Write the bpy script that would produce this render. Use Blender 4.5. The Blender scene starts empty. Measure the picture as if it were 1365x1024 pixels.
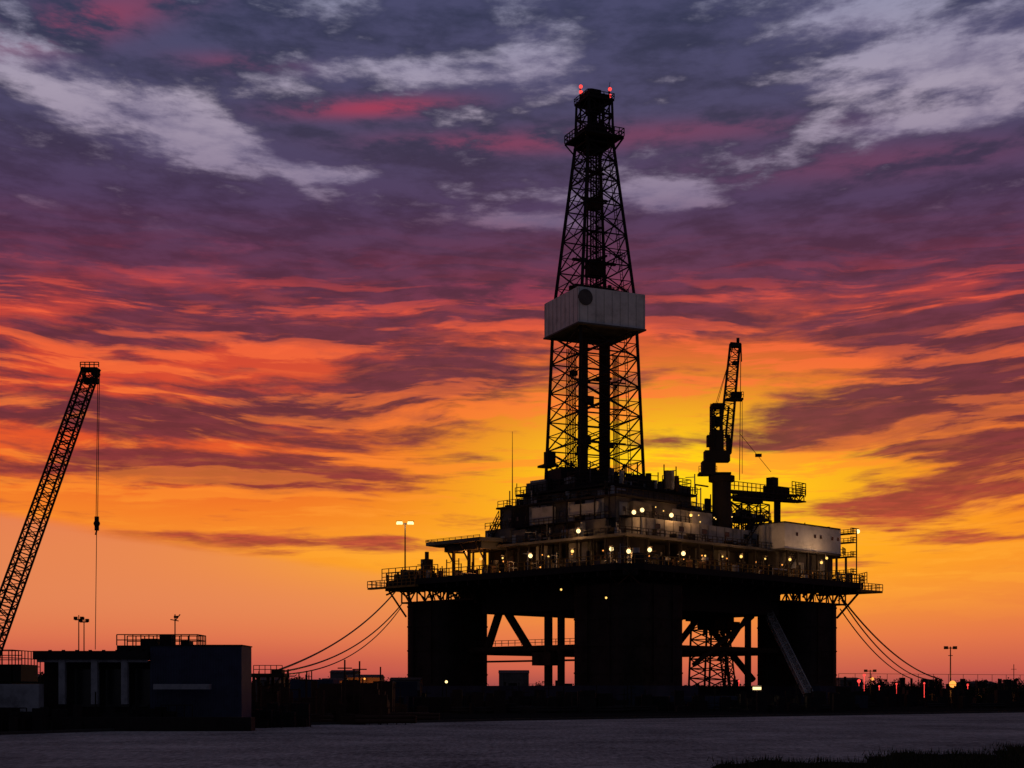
import bpy, math, random
from mathutils import Vector, Matrix
R = random.Random(7)
scene = bpy.context.scene
scene.view_settings.view_transform = 'Standard'
scene.view_settings.look = 'None'
scene.view_settings.exposure = 0
EYE = 4.0
F = 2000.0

def S(px, py, Y):
    return Vector(((px-682.5)*Y/F, Y, EYE+(918-py)*Y/F))

def lin(c):
    out = []
    for x in c:
        x = x/255.0
        out.append(x/12.92 if x <= 0.04045 else ((x+0.055)/1.055)**2.4)
    return (out[0], out[1], out[2], 1.0)

# ------------------------------------------------------------------ camera
cd = bpy.data.cameras.new("camera")
cam = bpy.data.objects.new("camera", cd)
scene.collection.objects.link(cam)
cam.location = (0, 0, EYE)
cam.rotation_euler = (math.radians(90), 0, 0)
cd.sensor_width = 36
cd.lens = 36*F/1365
cd.shift_y = 406/1365
cd.clip_start = 0.5
cd.clip_end = 60000
scene.camera = cam

# ------------------------------------------------------------------ node helper
class NT:
    def __init__(s, tree):
        s.t = tree
    def new(s, typ):
        return s.t.nodes.new(typ)
    def put(s, sock, v):
        if isinstance(v, (int, float)):
            sock.default_value = v
        elif isinstance(v, (tuple, list)):
            sock.default_value = v
        else:
            s.t.links.new(v, sock)
    def m(s, op, *a):
        n = s.new('ShaderNodeMath'); n.operation = op
        for i, v in enumerate(a):
            s.put(n.inputs[i], v)
        return n.outputs[0]
    def smooth(s, x, a, b, lo=0.0, hi=1.0):
        n = s.new('ShaderNodeMapRange'); n.interpolation_type = 'SMOOTHSTEP'
        s.put(n.inputs['Value'], x)
        s.put(n.inputs['From Min'], a)
        s.put(n.inputs['From Max'], b)
        n.inputs['To Min'].default_value = lo
        n.inputs['To Max'].default_value = hi
        return n.outputs['Result']
    def ramp(s, x, stops, interp='LINEAR'):
        n = s.new('ShaderNodeValToRGB')
        cr = n.color_ramp; cr.interpolation = interp
        while len(cr.elements) > 1:
            cr.elements.remove(cr.elements[0])
        cr.elements[0].position = stops[0][0]; cr.elements[0].color = stops[0][1]
        for p, c in stops[1:]:
            e = cr.elements.new(p); e.color = c
        s.put(n.inputs[0], x)
        return n.outputs[0]
    def mix(s, f, a, b, blend='MIX'):
        n = s.new('ShaderNodeMix'); n.data_type = 'RGBA'; n.blend_type = blend
        n.clamp_factor = True
        s.put(n.inputs[0], f); s.put(n.inputs[6], a); s.put(n.inputs[7], b)
        return n.outputs[2]
    def noise(s, x, y, z, scale, detail, rough, dist=0.0):
        c = s.new('ShaderNodeCombineXYZ')
        s.put(c.inputs[0], x); s.put(c.inputs[1], y); s.put(c.inputs[2], z)
        n = s.new('ShaderNodeTexNoise')
        s.t.links.new(c.outputs[0], n.inputs['Vector'])
        n.inputs['Scale'].default_value = scale
        n.inputs['Detail'].default_value = detail
        n.inputs['Roughness'].default_value = rough
        n.inputs['Distortion'].default_value = dist
        return n.outputs['Fac']

# ------------------------------------------------------------------ sky (world)
world = bpy.data.worlds.new("World")
scene.world = world
world.use_nodes = True
wt = world.node_tree
wt.nodes.clear()
N = NT(wt)
tc = N.new('ShaderNodeTexCoord')
sep = N.new('ShaderNodeSeparateXYZ')
wt.links.new(tc.outputs['Generated'], sep.inputs[0])
X, Y, Z = sep.outputs
U = N.m('ARCTAN2', X, Y)
hyp = N.m('MAXIMUM', N.m('SQRT', N.m('ADD', N.m('MULTIPLY', X, X), N.m('MULTIPLY', Y, Y))), 0.05)
V = N.m('MAXIMUM', N.m('DIVIDE', Z, hyp), 0.0)
t = N.m('DIVIDE', V, 0.6)          # 0..1 over the lower 31 degrees
def tv(py): return (918-py)/2000/0.6

def gauss(px, py, sx, sy, tilt=0.0):
    du = N.m('SUBTRACT', U, (px-682.5)/2000)
    dv = N.m('SUBTRACT', V, (918-py)/2000)
    dv = N.m('SUBTRACT', dv, N.m('MULTIPLY', du, tilt))
    a = N.m('DIVIDE', du, sx/2000); b = N.m('DIVIDE', dv, sy/2000)
    r = N.m('ADD', N.m('MULTIPLY', a, a), N.m('MULTIPLY', b, b))
    return N.m('EXPONENT', N.m('MULTIPLY', r, -0.5))

qd = N.m('ADD', V, 0.12)
qx = N.m('DIVIDE', U, qd)
qy = N.m('DIVIDE', 1.0, qd)
n1 = N.noise(qx, N.m('MULTIPLY', qy, 1.3), 3.7, 4.2, 7, 0.58, 0.1)
n1b = N.noise(qx, N.m('MULTIPLY', qy, 1.35), 11.3, 11.0, 6, 0.60, 0.1)
warp = N.noise(N.m('MULTIPLY', U, 4), N.m('MULTIPLY', V, 10), 1.0, 1.0, 3, 0.5)
Vw = N.m('ADD', V, N.m('MULTIPLY', N.m('SUBTRACT', warp, 0.5), 0.05))
DEL = 0.006
n2 = N.noise(N.m('MULTIPLY', U, 4.6), N.m('MULTIPLY', Vw, 36), 2.3, 1.0, 8, 0.60)
n2u = N.noise(N.m('MULTIPLY', U, 4.6), N.m('MULTIPLY', N.m('ADD', Vw, DEL), 36), 2.3, 1.0, 6, 0.60)
n3 = N.noise(N.m('MULTIPLY', U, 15), N.m('MULTIPLY', Vw, 130), 9.0, 1.0, 6, 0.62)

# light behind / between the clouds
base = N.ramp(t, [
    (0.0, lin((140, 60, 76))), (tv(895), lin((188, 80, 76))), (tv(850), lin((216, 103, 74))),
    (tv(790), lin((228, 120, 66))), (tv(740), lin((234, 120, 50))), (tv(690), lin((238, 104, 34))), (tv(640), lin((232, 88, 36))),
    (tv(560), lin((220, 74, 42))), (tv(460), lin((206, 68, 50))), (tv(390), lin((150, 54, 66))),
    (tv(330), lin((108, 60, 94))), (tv(260), lin((138, 122, 148))), (tv(150), lin((164, 152, 172))),
    (tv(0), lin((142, 142, 170))), (1.0, lin((96, 104, 150)))])
rightside = N.smooth(U, -0.12, 0.05)
leftm = N.m('SUBTRACT', 1.0, rightside)
Vb = N.m('ADD', 0.076, N.m('MULTIPLY', N.m('MAXIMUM', N.m('SUBTRACT', -0.09, U), 0.0), 0.14))
above = N.m('SUBTRACT', V, Vb)
n_edge = N.m('MULTIPLY', N.m('SUBTRACT', n2, 0.5), 0.014)
abn = N.m('ADD', above, n_edge)
ab0 = N.smooth(abn, -0.003, 0.005)
g1 = gauss(900, 640, 205, 82)
g2 = gauss(1060, 735, 390, 62)
g3 = gauss(590, 745, 170, 26)
aa = N.m('DIVIDE', above, 0.022)
bandl = N.m('EXPONENT', N.m('MULTIPLY', N.m('MULTIPLY', aa, aa), -0.5))
base = N.mix(N.m('MULTIPLY', N.m('MULTIPLY', bandl, ab0), N.m('MULTIPLY', leftm, .6)), base, lin((248, 142, 40)))
base = N.mix(N.m('MULTIPLY', N.m('MULTIPLY', N.m('SUBTRACT', 1.0, ab0), leftm), N.smooth(V, .015, .06, 0, .75)), base, lin((226, 132, 88)))
base = N.mix(N.m('MULTIPLY', g2, 0.76), base, lin((255, 156, 22)))
base = N.mix(N.m('MULTIPLY', g3, 0.6), base, lin((252, 166, 34)))
base = N.mix(N.m('MULTIPLY', g1, 1.0), base, lin((255, 208, 6)))

dark = N.ramp(t, [
    (0.0, lin((130, 60, 75))), (tv(800), lin((196, 84, 56))), (tv(700), lin((184, 60, 40))), (tv(620), lin((134, 44, 46))),
    (tv(540), lin((108, 40, 52))), (tv(440), lin((106, 42, 60))), (tv(360), lin((92, 40, 68))),
    (tv(280), lin((70, 43, 78))), (tv(180), lin((56, 49, 80))), (tv(80), lin((50, 52, 84))),
    (tv(0), lin((44, 51, 84))), (1.0, lin((44, 52, 86)))])
def g_(v): return (v, v, v, 1)
cov = N.ramp(t, [
    (0.0, g_(0)), (tv(800), g_(.1)), (tv(740), g_(.36)), (tv(640), g_(.48)),
    (tv(540), g_(.56)), (tv(430), g_(.60)), (tv(375), g_(.84)), (tv(330), g_(1)),
    (tv(260), g_(1.0)), (tv(200), g_(.88)), (tv(100), g_(.84)), (tv(0), g_(.88)), (1.0, g_(.7))])
up = N.smooth(V, 0.25, 0.31)
nl = N.m('ADD', N.m('MULTIPLY', n2, 0.64), N.m('ADD', N.m('MULTIPLY', n1, 0.27), N.m('MULTIPLY', n3, 0.09)))
nh = N.m('ADD', N.m('MULTIPLY', n1, 0.60), N.m('MULTIPLY', n1b, 0.40))
nn = N.m('ADD', N.m('MULTIPLY', nl, N.m('SUBTRACT', 1.0, up)), N.m('MULTIPLY', nh, up))
nn = N.m('ADD', 0.5, N.m('MULTIPLY', N.m('SUBTRACT', nn, 0.5), N.smooth(up, 0, 1, 1.15, 1.3)))
c2 = N.m('ADD', nn, N.m('MULTIPLY', N.m('SUBTRACT', cov, 0.5), 0.36))
for (px, py, sx, sy, tl, k) in [
        (210, 180, 190, 22, -0.24, 0.20), (50, 115, 90, 24, -0.2, .14), (430, 234, 80, 11, -0.05, 0.14), (545, 95, 80, 18, 0.1, 0.12), (690, 50, 45, 45, 0, 0.12),
        (885, 275, 36, 22, 0.1, 0.20), (1290, 120, 110, 30, 0.05, 0.15), (1150, 50, 60, 14, 0, .12), (1100, 5, 140, 12, 0, 0.16), (720, 297, 60, 7, 0, .17), (1200, 190, 110, 11, 0, .13), (300, 20, 90, 10, 0, .06)]:
    c2 = N.m('SUBTRACT', c2, N.m('MULTIPLY', gauss(px, py, sx, sy, tl), k))
for (px, py, sx, sy, tl, k) in [
        (190, 565, 230, 18, -0.02, 0.15), (1300, 570, 190, 55, 0, 0.14), (380, 640, 190, 14, 0, .12), (1260, 450, 120, 20, 0, .08), (400, 430, 150, 16, 0, .06),
        (880, 650, 150, 60, 0, -0.17), (1000, 480, 160, 16, 0, -.11), (150, 385, 180, 14, 0, -.07), (350, 600, 250, 10, 0, -.07)]:
    c2 = N.m('ADD', c2, N.m('MULTIPLY', gauss(px, py, sx, sy, tl), k))
D = N.smooth(c2, N.smooth(up, 0, 1, .45, .44), N.smooth(up, 0, 1, .575, .635))
abv = N.smooth(abn, -0.004, 0.010)
lowmask = N.m('MAXIMUM', abv, N.m('MULTIPLY', rightside, N.smooth(V, 0.015, 0.07)))
D = N.m('MULTIPLY', D, lowmask)
# lit undersides
hb = N.ramp(t, [(0, g_(0)), (tv(850), g_(0)), (tv(760), g_(.6)), (tv(600), g_(.95)), (tv(470), g_(1)),
                (tv(400), g_(.85)), (tv(350), g_(.12)), (tv(290), g_(0)), (1, g_(0))])
edge_ = N.smooth(N.m('SUBTRACT', n2u, n2), 0.0, 0.07)
hl = N.m('MULTIPLY', N.m('ADD', N.m('MULTIPLY', edge_, .85), N.m('MULTIPLY', N.smooth(n3, 0.5, 0.66), .35)), hb)
hl = N.m('MULTIPLY', hl, lowmask)
hcol = N.ramp(t, [(0, lin((255, 150, 60))), (tv(760), lin((255, 172, 50))), (tv(640), lin((255, 138, 40))), (tv(520), lin((255, 116, 54))),
                  (tv(420), lin((248, 92, 60))), (tv(360), lin((196, 60, 70))), (1, lin((180, 60, 80)))])
col = N.mix(N.m('MULTIPLY', hl, 0.75), base, hcol)
lightmix = N.mix(N.smooth(V, .2, .45, .04, .26), dark, lin((112, 106, 146)))
dk = N.mix(N.smooth(n1b, 0.34, 0.66), N.mix(0.34, dark, (0.016, 0.018, 0.036, 1)), lightmix)
dk = N.mix(N.m('MULTIPLY', hl, 0.5), dk, hcol)
col = N.mix(N.m('MULTIPLY', N.smooth(n1b, .36, .66), N.m('MULTIPLY', up, .6)), col, lin((96, 88, 122)))
col = N.mix(N.m('MULTIPLY', D, 0.97), col, dk)
for (px, py, sx, sy, tl, k) in [(500, 147, 70, 9, 0.08, .65), (130, 60, 80, 20, 0.35, .42), (320, 98, 50, 9, 0, .2), (670, 192, 110, 10, 0, .3), (900, 180, 130, 11, 0, .2),
                                (1150, 235, 150, 16, 0, .15), (720, 392, 90, 18, 0, .35)]:
    f = N.m('MULTIPLY', gauss(px, py, sx, sy, tl), N.smooth(n1b, 0.40, 0.6))
    col = N.mix(N.m('MULTIPLY', f, k), col, lin((182, 54, 78)))
back = N.smooth(Y, -0.25, 0.65)
col = N.mix(back, N.mix(N.smooth(n1, .35, .65), lin((80, 79, 90)), lin((60, 62, 77))), col)
zen = N.smooth(Z, 0.5, 0.95)
col = N.mix(zen, col, lin((66, 68, 88)))
sky = N.new('ShaderNodeTexSky'); sky.sky_type = 'NISHITA'; sky.sun_disc = False
SUN_AZ = 0.105; SUN_EL = math.radians(2.5)
sky.sun_elevation = SUN_EL; sky.sun_rotation = SUN_AZ
bg1 = N.new('ShaderNodeBackground'); wt.links.new(col, bg1.inputs[0]); bg1.inputs[1].default_value = 1.0
bg2 = N.new('ShaderNodeBackground'); wt.links.new(sky.outputs[0], bg2.inputs[0]); bg2.inputs[1].default_value = 0.002
add = N.new('ShaderNodeAddShader'); out = N.new('ShaderNodeOutputWorld')
wt.links.new(bg1.outputs[0], add.inputs[0]); wt.links.new(bg2.outputs[0], add.inputs[1]); wt.links.new(add.outputs[0], out.inputs[0])
world.cycles.sampling_method = 'MANUAL'; world.cycles.sample_map_resolution = 256

sl = bpy.data.lights.new("sun", 'SUN'); sl.energy = 0.15; sl.angle = math.radians(10); sl.color = (1, .55, .25)
so = bpy.data.objects.new("sun", sl); scene.collection.objects.link(so)
sd = Vector((math.sin(SUN_AZ)*math.cos(SUN_EL), math.cos(SUN_AZ)*math.cos(SUN_EL), math.sin(SUN_EL)))
so.rotation_euler = sd.to_track_quat('Z', 'Y').to_euler()
so.location = (0, 50, 60)

# ------------------------------------------------------------------ materials
def mat(name, col, rough=0.7, var=0.35, scale=0.6, metallic=0.0, spec=0.25, bump=0.0):
    m = bpy.data.materials.new(name); m.use_nodes = True
    nt = m.node_tree; n = NT(nt)
    b = nt.nodes['Principled BSDF']
    tcn = n.new('ShaderNodeTexCoord')
    ns = n.new('ShaderNodeTexNoise'); nt.links.new(tcn.outputs['Object'], ns.inputs['Vector'])
    ns.inputs['Scale'].default_value = scale; ns.inputs['Detail'].default_value = 5; ns.inputs['Roughness'].default_value = 0.7
    c = (col[0], col[1], col[2], 1)
    d = tuple(x*(1-var) for x in col[:3])+(1,)
    l = tuple(min(1, x*(1+var*0.6)) for x in col[:3])+(1,)
    nt.links.new(n.ramp(ns.outputs['Fac'], [(0.3, d), (0.5, c), (0.72, l)]), b.inputs['Base Color'])
    b.inputs['Roughness'].default_value = rough
    b.inputs['Metallic'].default_value = metallic
    b.inputs['Specular IOR Level'].default_value = spec
    if bump:
        bp = n.new('ShaderNodeBump'); bp.inputs['Strength'].default_value = bump
        nt.links.new(ns.outputs['Fac'], bp.inputs['Height']); nt.links.new(bp.outputs[0], b.inputs['Normal'])
    return m
def emis(name, col, st):
    m = bpy.data.materials.new(name); m.use_nodes = True
    nt = m.node_tree; nt.nodes.clear()
    e = nt.nodes.new('ShaderNodeEmission'); e.inputs[0].default_value = (*col, 1); e.inputs[1].default_value = st
    o = nt.nodes.new('ShaderNodeOutputMaterial'); nt.links.new(e.outputs[0], o.inputs[0])
    return m

M_steel = mat("dark_steel_paint", (0.018, 0.014, 0.015), 0.8, spec=.12)
M_rust = mat("rusty_steel", (0.045, 0.022, 0.016), 0.85, .5, .4, spec=.12)
M_hull = mat("hull_paint_navy", (0.024, 0.027, 0.050), 0.8, .5, .15, spec=.12)
M_col = mat("column_paint_dark", (0.026, 0.018, 0.017), 0.85, .7, .2, spec=.1)
M_grey = mat("grey_deckhouse_paint", (0.27, 0.25, 0.25), 0.7, .5, .35, spec=.15)
M_dgrey = mat("dark_grey_paint", (0.08, 0.07, 0.072), 0.75, .5, .3, spec=.15)
M_white = mat("weathered_white_paint", (0.55, 0.53, 0.54), 0.6, .35, .25, spec=.2)
M_yel = mat("yellow_safety_paint", (0.22, 0.12, 0.03), 0.7, .4, .5, spec=.15)
M_glass = mat("window_glass_dark", (0.01, 0.012, 0.016), 0.2, .1, 1, 0, .4)
M_blue = mat("blue_corrugated_paint", (0.035, 0.040, 0.075), 0.7, .3, .8, spec=.15)
M_bwhite = mat("building_white_plaster", (0.22, 0.22, 0.25), 0.8, .5, .6, spec=.1)
M_cable = mat("cable_steel", (0.02, 0.018, 0.018), 0.7)
E_warm = emis("lamp_warm_white", (1.0, .72, .30), 2.2)
E_yel = emis("lamp_yellow", (1.0, .58, .14), 1.7)
E_orange = emis("lamp_orange", (1.0, .34, .06), 1.6)
E_red = emis("lamp_red", (1.0, .06, .05), 1.8)

# ------------------------------------------------------------------ mesh builder
class B:
    def __init__(s, T=None):
        s.v = []; s.f = []; s.mi = []; s.T = T or (lambda p: p); s.cur = 0
    def _add(s, vs, fs):
        o = len(s.v); s.v += [s.T(Vector(p)) for p in vs]
        for f in fs:
            s.f.append([o+i for i in f]); s.mi.append(s.cur)
    def box(s, x0, x1, y0, y1, z0, z1):
        s._add([(x0, y0, z0), (x1, y0, z0), (x1, y1, z0), (x0, y1, z0), (x0, y0, z1), (x1, y0, z1), (x1, y1, z1), (x0, y1, z1)],
               [(3, 2, 1, 0), (4, 5, 6, 7), (0, 1, 5, 4), (1, 2, 6, 5), (2, 3, 7, 6), (3, 0, 4, 7)])
    def prism(s, pts, z0, z1):
        n = len(pts)
        s._add([(p[0], p[1], z0) for p in pts]+[(p[0], p[1], z1) for p in pts],
               [tuple(range(n))[::-1], tuple(range(n, 2*n))]+[(i, (i+1) % n, n+(i+1) % n, n+i) for i in range(n)])
    def beam(s, p, q, r, n=4, r2=None):
        p = Vector(p); q = Vector(q); d = q-p
        if d.length < 1e-6: return
        r2 = r if r2 is None else r2
        d.normalize()
        a = d.cross(Vector((0, 0, 1)))
        if a.length < 1e-3: a = Vector((1, 0, 0))
        a.normalize(); b = d.cross(a)
        vs = []
        for (c, rr) in ((p, r), (q, r2)):
            for i in range(n):
                an = 2*math.pi*(i+.5)/n
                k = rr*(1.3 if n == 4 else 1)
                vs.append(c+a*math.cos(an)*k+b*math.sin(an)*k)
        s._add(vs, [tuple(range(n)), tuple(range(n, 2*n))[::-1]]+[((i+1) % n, i, n+i, n+(i+1) % n) for i in range(n)])
    def poly(s, pts, r, n=4):
        for a, b in zip(pts[:-1], pts[1:]): s.beam(a, b, r, n)
    def cyl(s, x, y, z0, z1, r, n=16, r2=None):
        s.beam((x, y, z0), (x, y, z1), r, n, r2)
    def ball(s, c, r, n=10):
        c = Vector(c); vs = []; fs = []
        m = n//2
        for j in range(m+1):
            ph = math.pi*j/m
            for i in range(n):
                th = 2*math.pi*i/n
                vs.append(c+Vector((math.sin(ph)*math.cos(th), math.sin(ph)*math.sin(th), math.cos(ph)))*r)
        for j in range(m):
            for i in range(n):
                fs.append((j*n+i, (j+1)*n+i, (j+1)*n+(i+1) % n, j*n+(i+1) % n))
        s._add(vs, fs)
    def rail(s, pts, h=1.3, sp=1.6, r=0.05, z=None, mid=2):
        for a, b in zip(pts[:-1], pts[1:]):
            a = Vector(a); b = Vector(b); L = (b-a).length; k = max(1, round(L/sp))
            for i in range(k+1):
                p = a.lerp(b, i/k); s.beam(p, p+Vector((0, 0, h)), r)
            for j in range(1, mid+1):
                o = Vector((0, 0, h*j/mid)); s.beam(a+o, b+o, r)
    def truss(s, p, q, w, h, bays, rc, rb, up=Vector((0, 0, 1)), w2=None, h2=None):
        p = Vector(p); q = Vector(q); d = (q-p).normalized(); a = d.cross(up).normalized(); b = a.cross(d).normalized()
        w2 = w if w2 is None else w2; h2 = h if h2 is None else h2
        def c(i, sx, sy):
            t_ = i/bays; ww = w+(w2-w)*t_; hh = h+(h2-h)*t_
            return p.lerp(q, t_)+a*sx*ww/2+b*sy*hh/2
        cs = [(-1, -1), (1, -1), (1, 1), (-1, 1)]
        for sx, sy in cs: s.beam(c(0, sx, sy), c(bays, sx, sy), rc)
        for i in range(bays):
            for k in range(4):
                A = cs[k]; C = cs[(k+1) % 4]
                s.beam(c(i, *A), c(i, *C), rb)
                if i % 2: s.beam(c(i, *A), c(i+1, *C), rb)
                else: s.beam(c(i, *C), c(i+1, *A), rb)
        for k in range(4):
            s.beam(c(bays, *cs[k]), c(bays, *cs[(k+1) % 4]), rb)
    def stairs(s, p, q, w, wd, r=0.07):
        p = Vector(p); q = Vector(q); wd = Vector(wd).normalized()*w/2
        for sg in (-1, 1):
            s.beam(p+wd*sg, q+wd*sg, r*1.6); o = Vector((0, 0, 1.1)); s.beam(p+wd*sg+o, q+wd*sg+o, r)
            for i in range(5):
                a = p.lerp(q, i/4)+wd*sg; s.beam(a, a+o, r)
        n = max(3, int((q-p).length/0.6))
        for i in range(n):
            a = p.lerp(q, (i+.5)/n); s.beam(a-wd, a+wd, r)
    def make(s, name, mats, parent=None, smooth=False):
        if not isinstance(mats, (list, tuple)): mats = [mats]
        off = parent.location if parent else Vector((0, 0, 0))
        me = bpy.data.meshes.new(name)
        me.from_pydata([tuple(v-off) for v in s.v], [], s.f)
        for m in mats: me.materials.append(m)
        me.polygons.foreach_set('material_index', s.mi)
        if smooth: me.polygons.foreach_set('use_smooth', [True]*len(s.f))
        me.update()
        o = bpy.data.objects.new(name, me); scene.collection.objects.link(o)
        if parent: o.parent = parent
        return o

def empty(name, loc):
    e = bpy.data.objects.new(name, None); e.location = loc; e.empty_display_size = 2
    scene.collection.objects.link(e); return e

def plight(name, loc, energy, col, parent, r=.3):
    l = bpy.data.lights.new(name, 'POINT'); l.energy = energy; l.color = col; l.shadow_soft_size = r
    o = bpy.data.objects.new(name, l); scene.collection.objects.link(o)
    o.parent = parent; o.location = Vector(loc)-parent.location

# ------------------------------------------------------------------ platform frame
C45 = math.sqrt(.5)
NX, NY = 23.0, 290.0
def TP(p): return Vector((NX+C45*(p[0]-p[1]), NY+C45*(p[0]+p[1]), p[2]))
def onright(px, py, v):     # point on plane v=const seen at bearing px
    k = (px-682.5)/F
    u = (k*(NY+C45*v)-NX+C45*v)/(C45-k*C45)
    Yd = NY+C45*(u+v)
    return Vector((u, v, EYE+(918-py)*Yd/F))
def onleft(px, py, u):
    k = (px-682.5)/F
    v = (NX+C45*u-k*(NY+C45*u))/(C45+k*C45)
    Yd = NY+C45*(u+v)
    return Vector((u, v, EYE+(918-py)*Yd/F))

plat = empty("offshore_drilling_platform", TP((38, 35, 0)))

b = B(TP)
def rsq(cu, cv, s, r, n=5):
    pts = []
    for k, (sx, sy) in enumerate([(1, 1), (-1, 1), (-1, -1), (1, -1)]):
        for i in range(n+1):
            a = math.pi/2*(k+i/n)
            pts.append((cu+sx*(s/2-r)+r*math.cos(a), cv+sy*(s/2-r)+r*math.sin(a)))
    return pts
def pont(u0, u1, v0, v1, z1):
    b.prism([(u0+3, v0), (u1-3, v0), (u1, v0+3), (u1, v1-3), (u1-3, v1), (u0+3, v1), (u0, v1-3), (u0, v0+3)], 0, z1)
pont(1, 24, 0, 78, 4.6)
pont(62, 85, 0, 78, 4.6)
b.make("pontoons", M_hull, plat)
b = B(TP)
cols = [(13.2, 12, 18, 4), (12, 65.5, 15, 3.5), (73.6, 12, 15, 3.5), (73.6, 65, 15, 3.5)]
for cu, cv, s_, r_ in cols:
    top = 23.5 if s_ == 15 else 25
    b.prism(rsq(cu, cv, s_, r_), 4.55, top)
    for z in (7, 12.5, 18, 22.6):
        b.prism(rsq(cu, cv, s_+.3, r_+.15), z, z+.3)
    for i in (1, 4):  # fender pipes / ladders
        b.beam((cu-s_/2-.25, cv-5+2*i, 5.3), (cu-s_/2-.25, cv-5+2*i, top), .12)
        b.beam((cu-5+2*i, cv-s_/2-.25, 5.3), (cu-5+2*i, cv-s_/2-.25, top), .12)
b.make("columns", M_col, plat)

b = B(TP)
def br(p, q, r, n=12): b.beam(p, q, r, n)
zc = 12.6
br((12, 21, zc), (12, 58, zc), .75); br((12, 21, zc-2.6), (12, 58, zc-2.6), .22)
p1 = onleft(651, 862, 12); p2 = onleft(667, 812, 12); p3 = onleft(705, 864, 12)
br(p1, p2, .9); br(p2+Vector((0, -1.2, .3)), p3, .9)
for px, r in ((731, .9), (748, .8)):
    q = onleft(px, 812, 12); br((q.x, q.y, 4.5), (q.x, q.y, 24), r)
q = onleft(722, 880, 12); b.box(9.5, 14, q.y-5, q.y+.5, q.z-1.2, q.z+1.6)
br((22, 12, zc), (66, 12, zc), .7)
p1 = onright(1003, 822, 12); p2 = onright(925, 886, 12); br(p1, p2, .55)
q = onright(997, 822, 12); br((q.x, q.y, 4.5), (q.x, q.y, 24), .75)
p1 = onright(958, 880, 12); p2 = onright(998, 818, 12); br(p1, p2, .45)
br((73, 20, zc), (73, 58, zc), .8); br((20, 65, zc), (66, 65, zc), .8)
br((73, 24, 6), (73, 40, 22), .8); br((73, 56, 6), (73, 40, 22), .8)
b.rail([(12, 21, zc+.8), (12, 58, zc+.8)], 1.2, 2, .06)
b.make("braces", M_rust, plat)

# hull + deck
b = B(TP)
b.box(9, 62, 9, 51, 20.5, 27.1)
b.box(20, 78, 20, 70, 22.0, 27.1)
b.prism([(4, 0), (83, 0), (87.5, 4), (87.5, 73), (84, 77), (4, 77), (0, 73), (0, 4)], 27.2, 28.5)
for i in range(22):
    v = 2+i*3.4; b.box(.3, 9, v, v+.35, 26.2, 27.15); b.box(2+i*3.8, 2.35+i*3.8, .3, 9, 26.2, 27.15)
b.box(62, 86, 60, 76, 25, 27.1)
b.make("main_deck", M_steel, plat)
b = B(TP)
b.truss((12, 50, 25.3), (12, 74, 25.3), 13, 3.2, 9, .22, .14)
b.truss((60, 12, 25.3), (84, 12, 25.3), 13, 3.2, 9, .22, .14)
for u in (3, 9, 16, 22):
    b.beam((u, 76.4, 27.3), (min(max(u, 6), 18), 73, 20.5), .22)
    b.beam((u, 70, 27.3), (u, 76.5, 25.6), .18)
for v in (3, 9, 16, 22):
    b.beam((87, v, 27.3), (81.1, min(max(v, 6), 18), 20.5), .22)
for i in range(14):
    b.beam((.3, 2+i*5.3, 27.3), (5, 2+i*5.3, 24.5), .13)
    b.beam((2+i*6, .3, 27.3), (2+i*6, 5, 24.5), .13)
r = random.Random(77)
for i in range(30):
    v = r.uniform(5, 70); b.beam((r.uniform(5, 9), v, 27.2), (r.uniform(5, 9), v, r.uniform(22.5, 26)), r.uniform(.08, .3), 6)
    u = r.uniform(5, 82); b.beam((u, r.uniform(5, 9), 27.2), (u, r.uniform(5, 9), r.uniform(22, 26)), r.uniform(.08, .3), 6)
q = onright(948, 812, 30)
b.box(q.x-6, q.x+5, 27, 33, q.z-3, q.z+3); b.box(q.x-4, q.x+6, 26, 31, q.z-5.0, q.z-3)
for k in range(5): b.cyl(q.x-5+k*2.3, 28, q.z-6.4, q.z, .5, 8)
b.truss((q.x-3, 29, 4), (q.x-2, 29, q.z-3), 6.0, 6.0, 7, .2, .13, up=Vector((1, 0, 0)))
b.truss((q.x+6, 29, 4), (q.x+3, 29, q.z-3), 2.0, 2.0, 9, .15, .1, up=Vector((1, 0, 0)))
b.make("under_deck_framework", M_rust, plat)

b = B(TP)
per = [(0, 73, 28.5), (0, 4, 28.5), (4, 0, 28.5), (83, 0, 28.5), (87.5, 4, 28.5), (87.5, 73, 28.5)]
b.rail(per, 1.7, 1.9, .085)
b.rail([(0, 73, 28.5), (4, 77, 28.5), (84, 77, 28.5)], 1.6, 2, .075)
b.rail([(0.4, 75, 28.5), (0.4, 56, 28.5)], 2.8, 2.4, .08, mid=3)
b.rail([(84, -.3, 28.5), (87.8, 4, 28.5), (87.8, 14, 28.5)], 2.6, 2, .08, mid=3)
b.box(-1.0, 0, 62, 78.5, 26.7, 27.15); b.rail([(-1, 62, 27.1), (-1, 78.5, 27.1), (6, 78.5, 27.1)], 1.5, 1.5, .07)
b.box(80, 89, -1.2, 0, 26.4, 26.9); b.box(87.6, 89.4, -1.2, 16, 26.4, 26.9)
b.rail([(80, -1.2, 26.9), (89.4, -1.2, 26.9), (89.4, 16, 26.9)], 1.5, 1.5, .07)
b.make("deck_railings", M_yel, plat)

# ---- deckhouses
def windows(b, axis, const, a0, a1, z, w=.9, h=1.0, gap=2.6, skip=.25):
    a = a0
    while a < a1:
        if R.random() > skip:
            if axis == 'v': b.box(a, a+w, const-.06, const+.05, z, z+h)
            else: b.box(const-.06, const+.05, a, a+w, z, z+h)
        a += gap
bg = B(TP); bd = B(TP); bw = B(TP); bgl = B(TP); bs = B(TP); by = B(TP)
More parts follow.
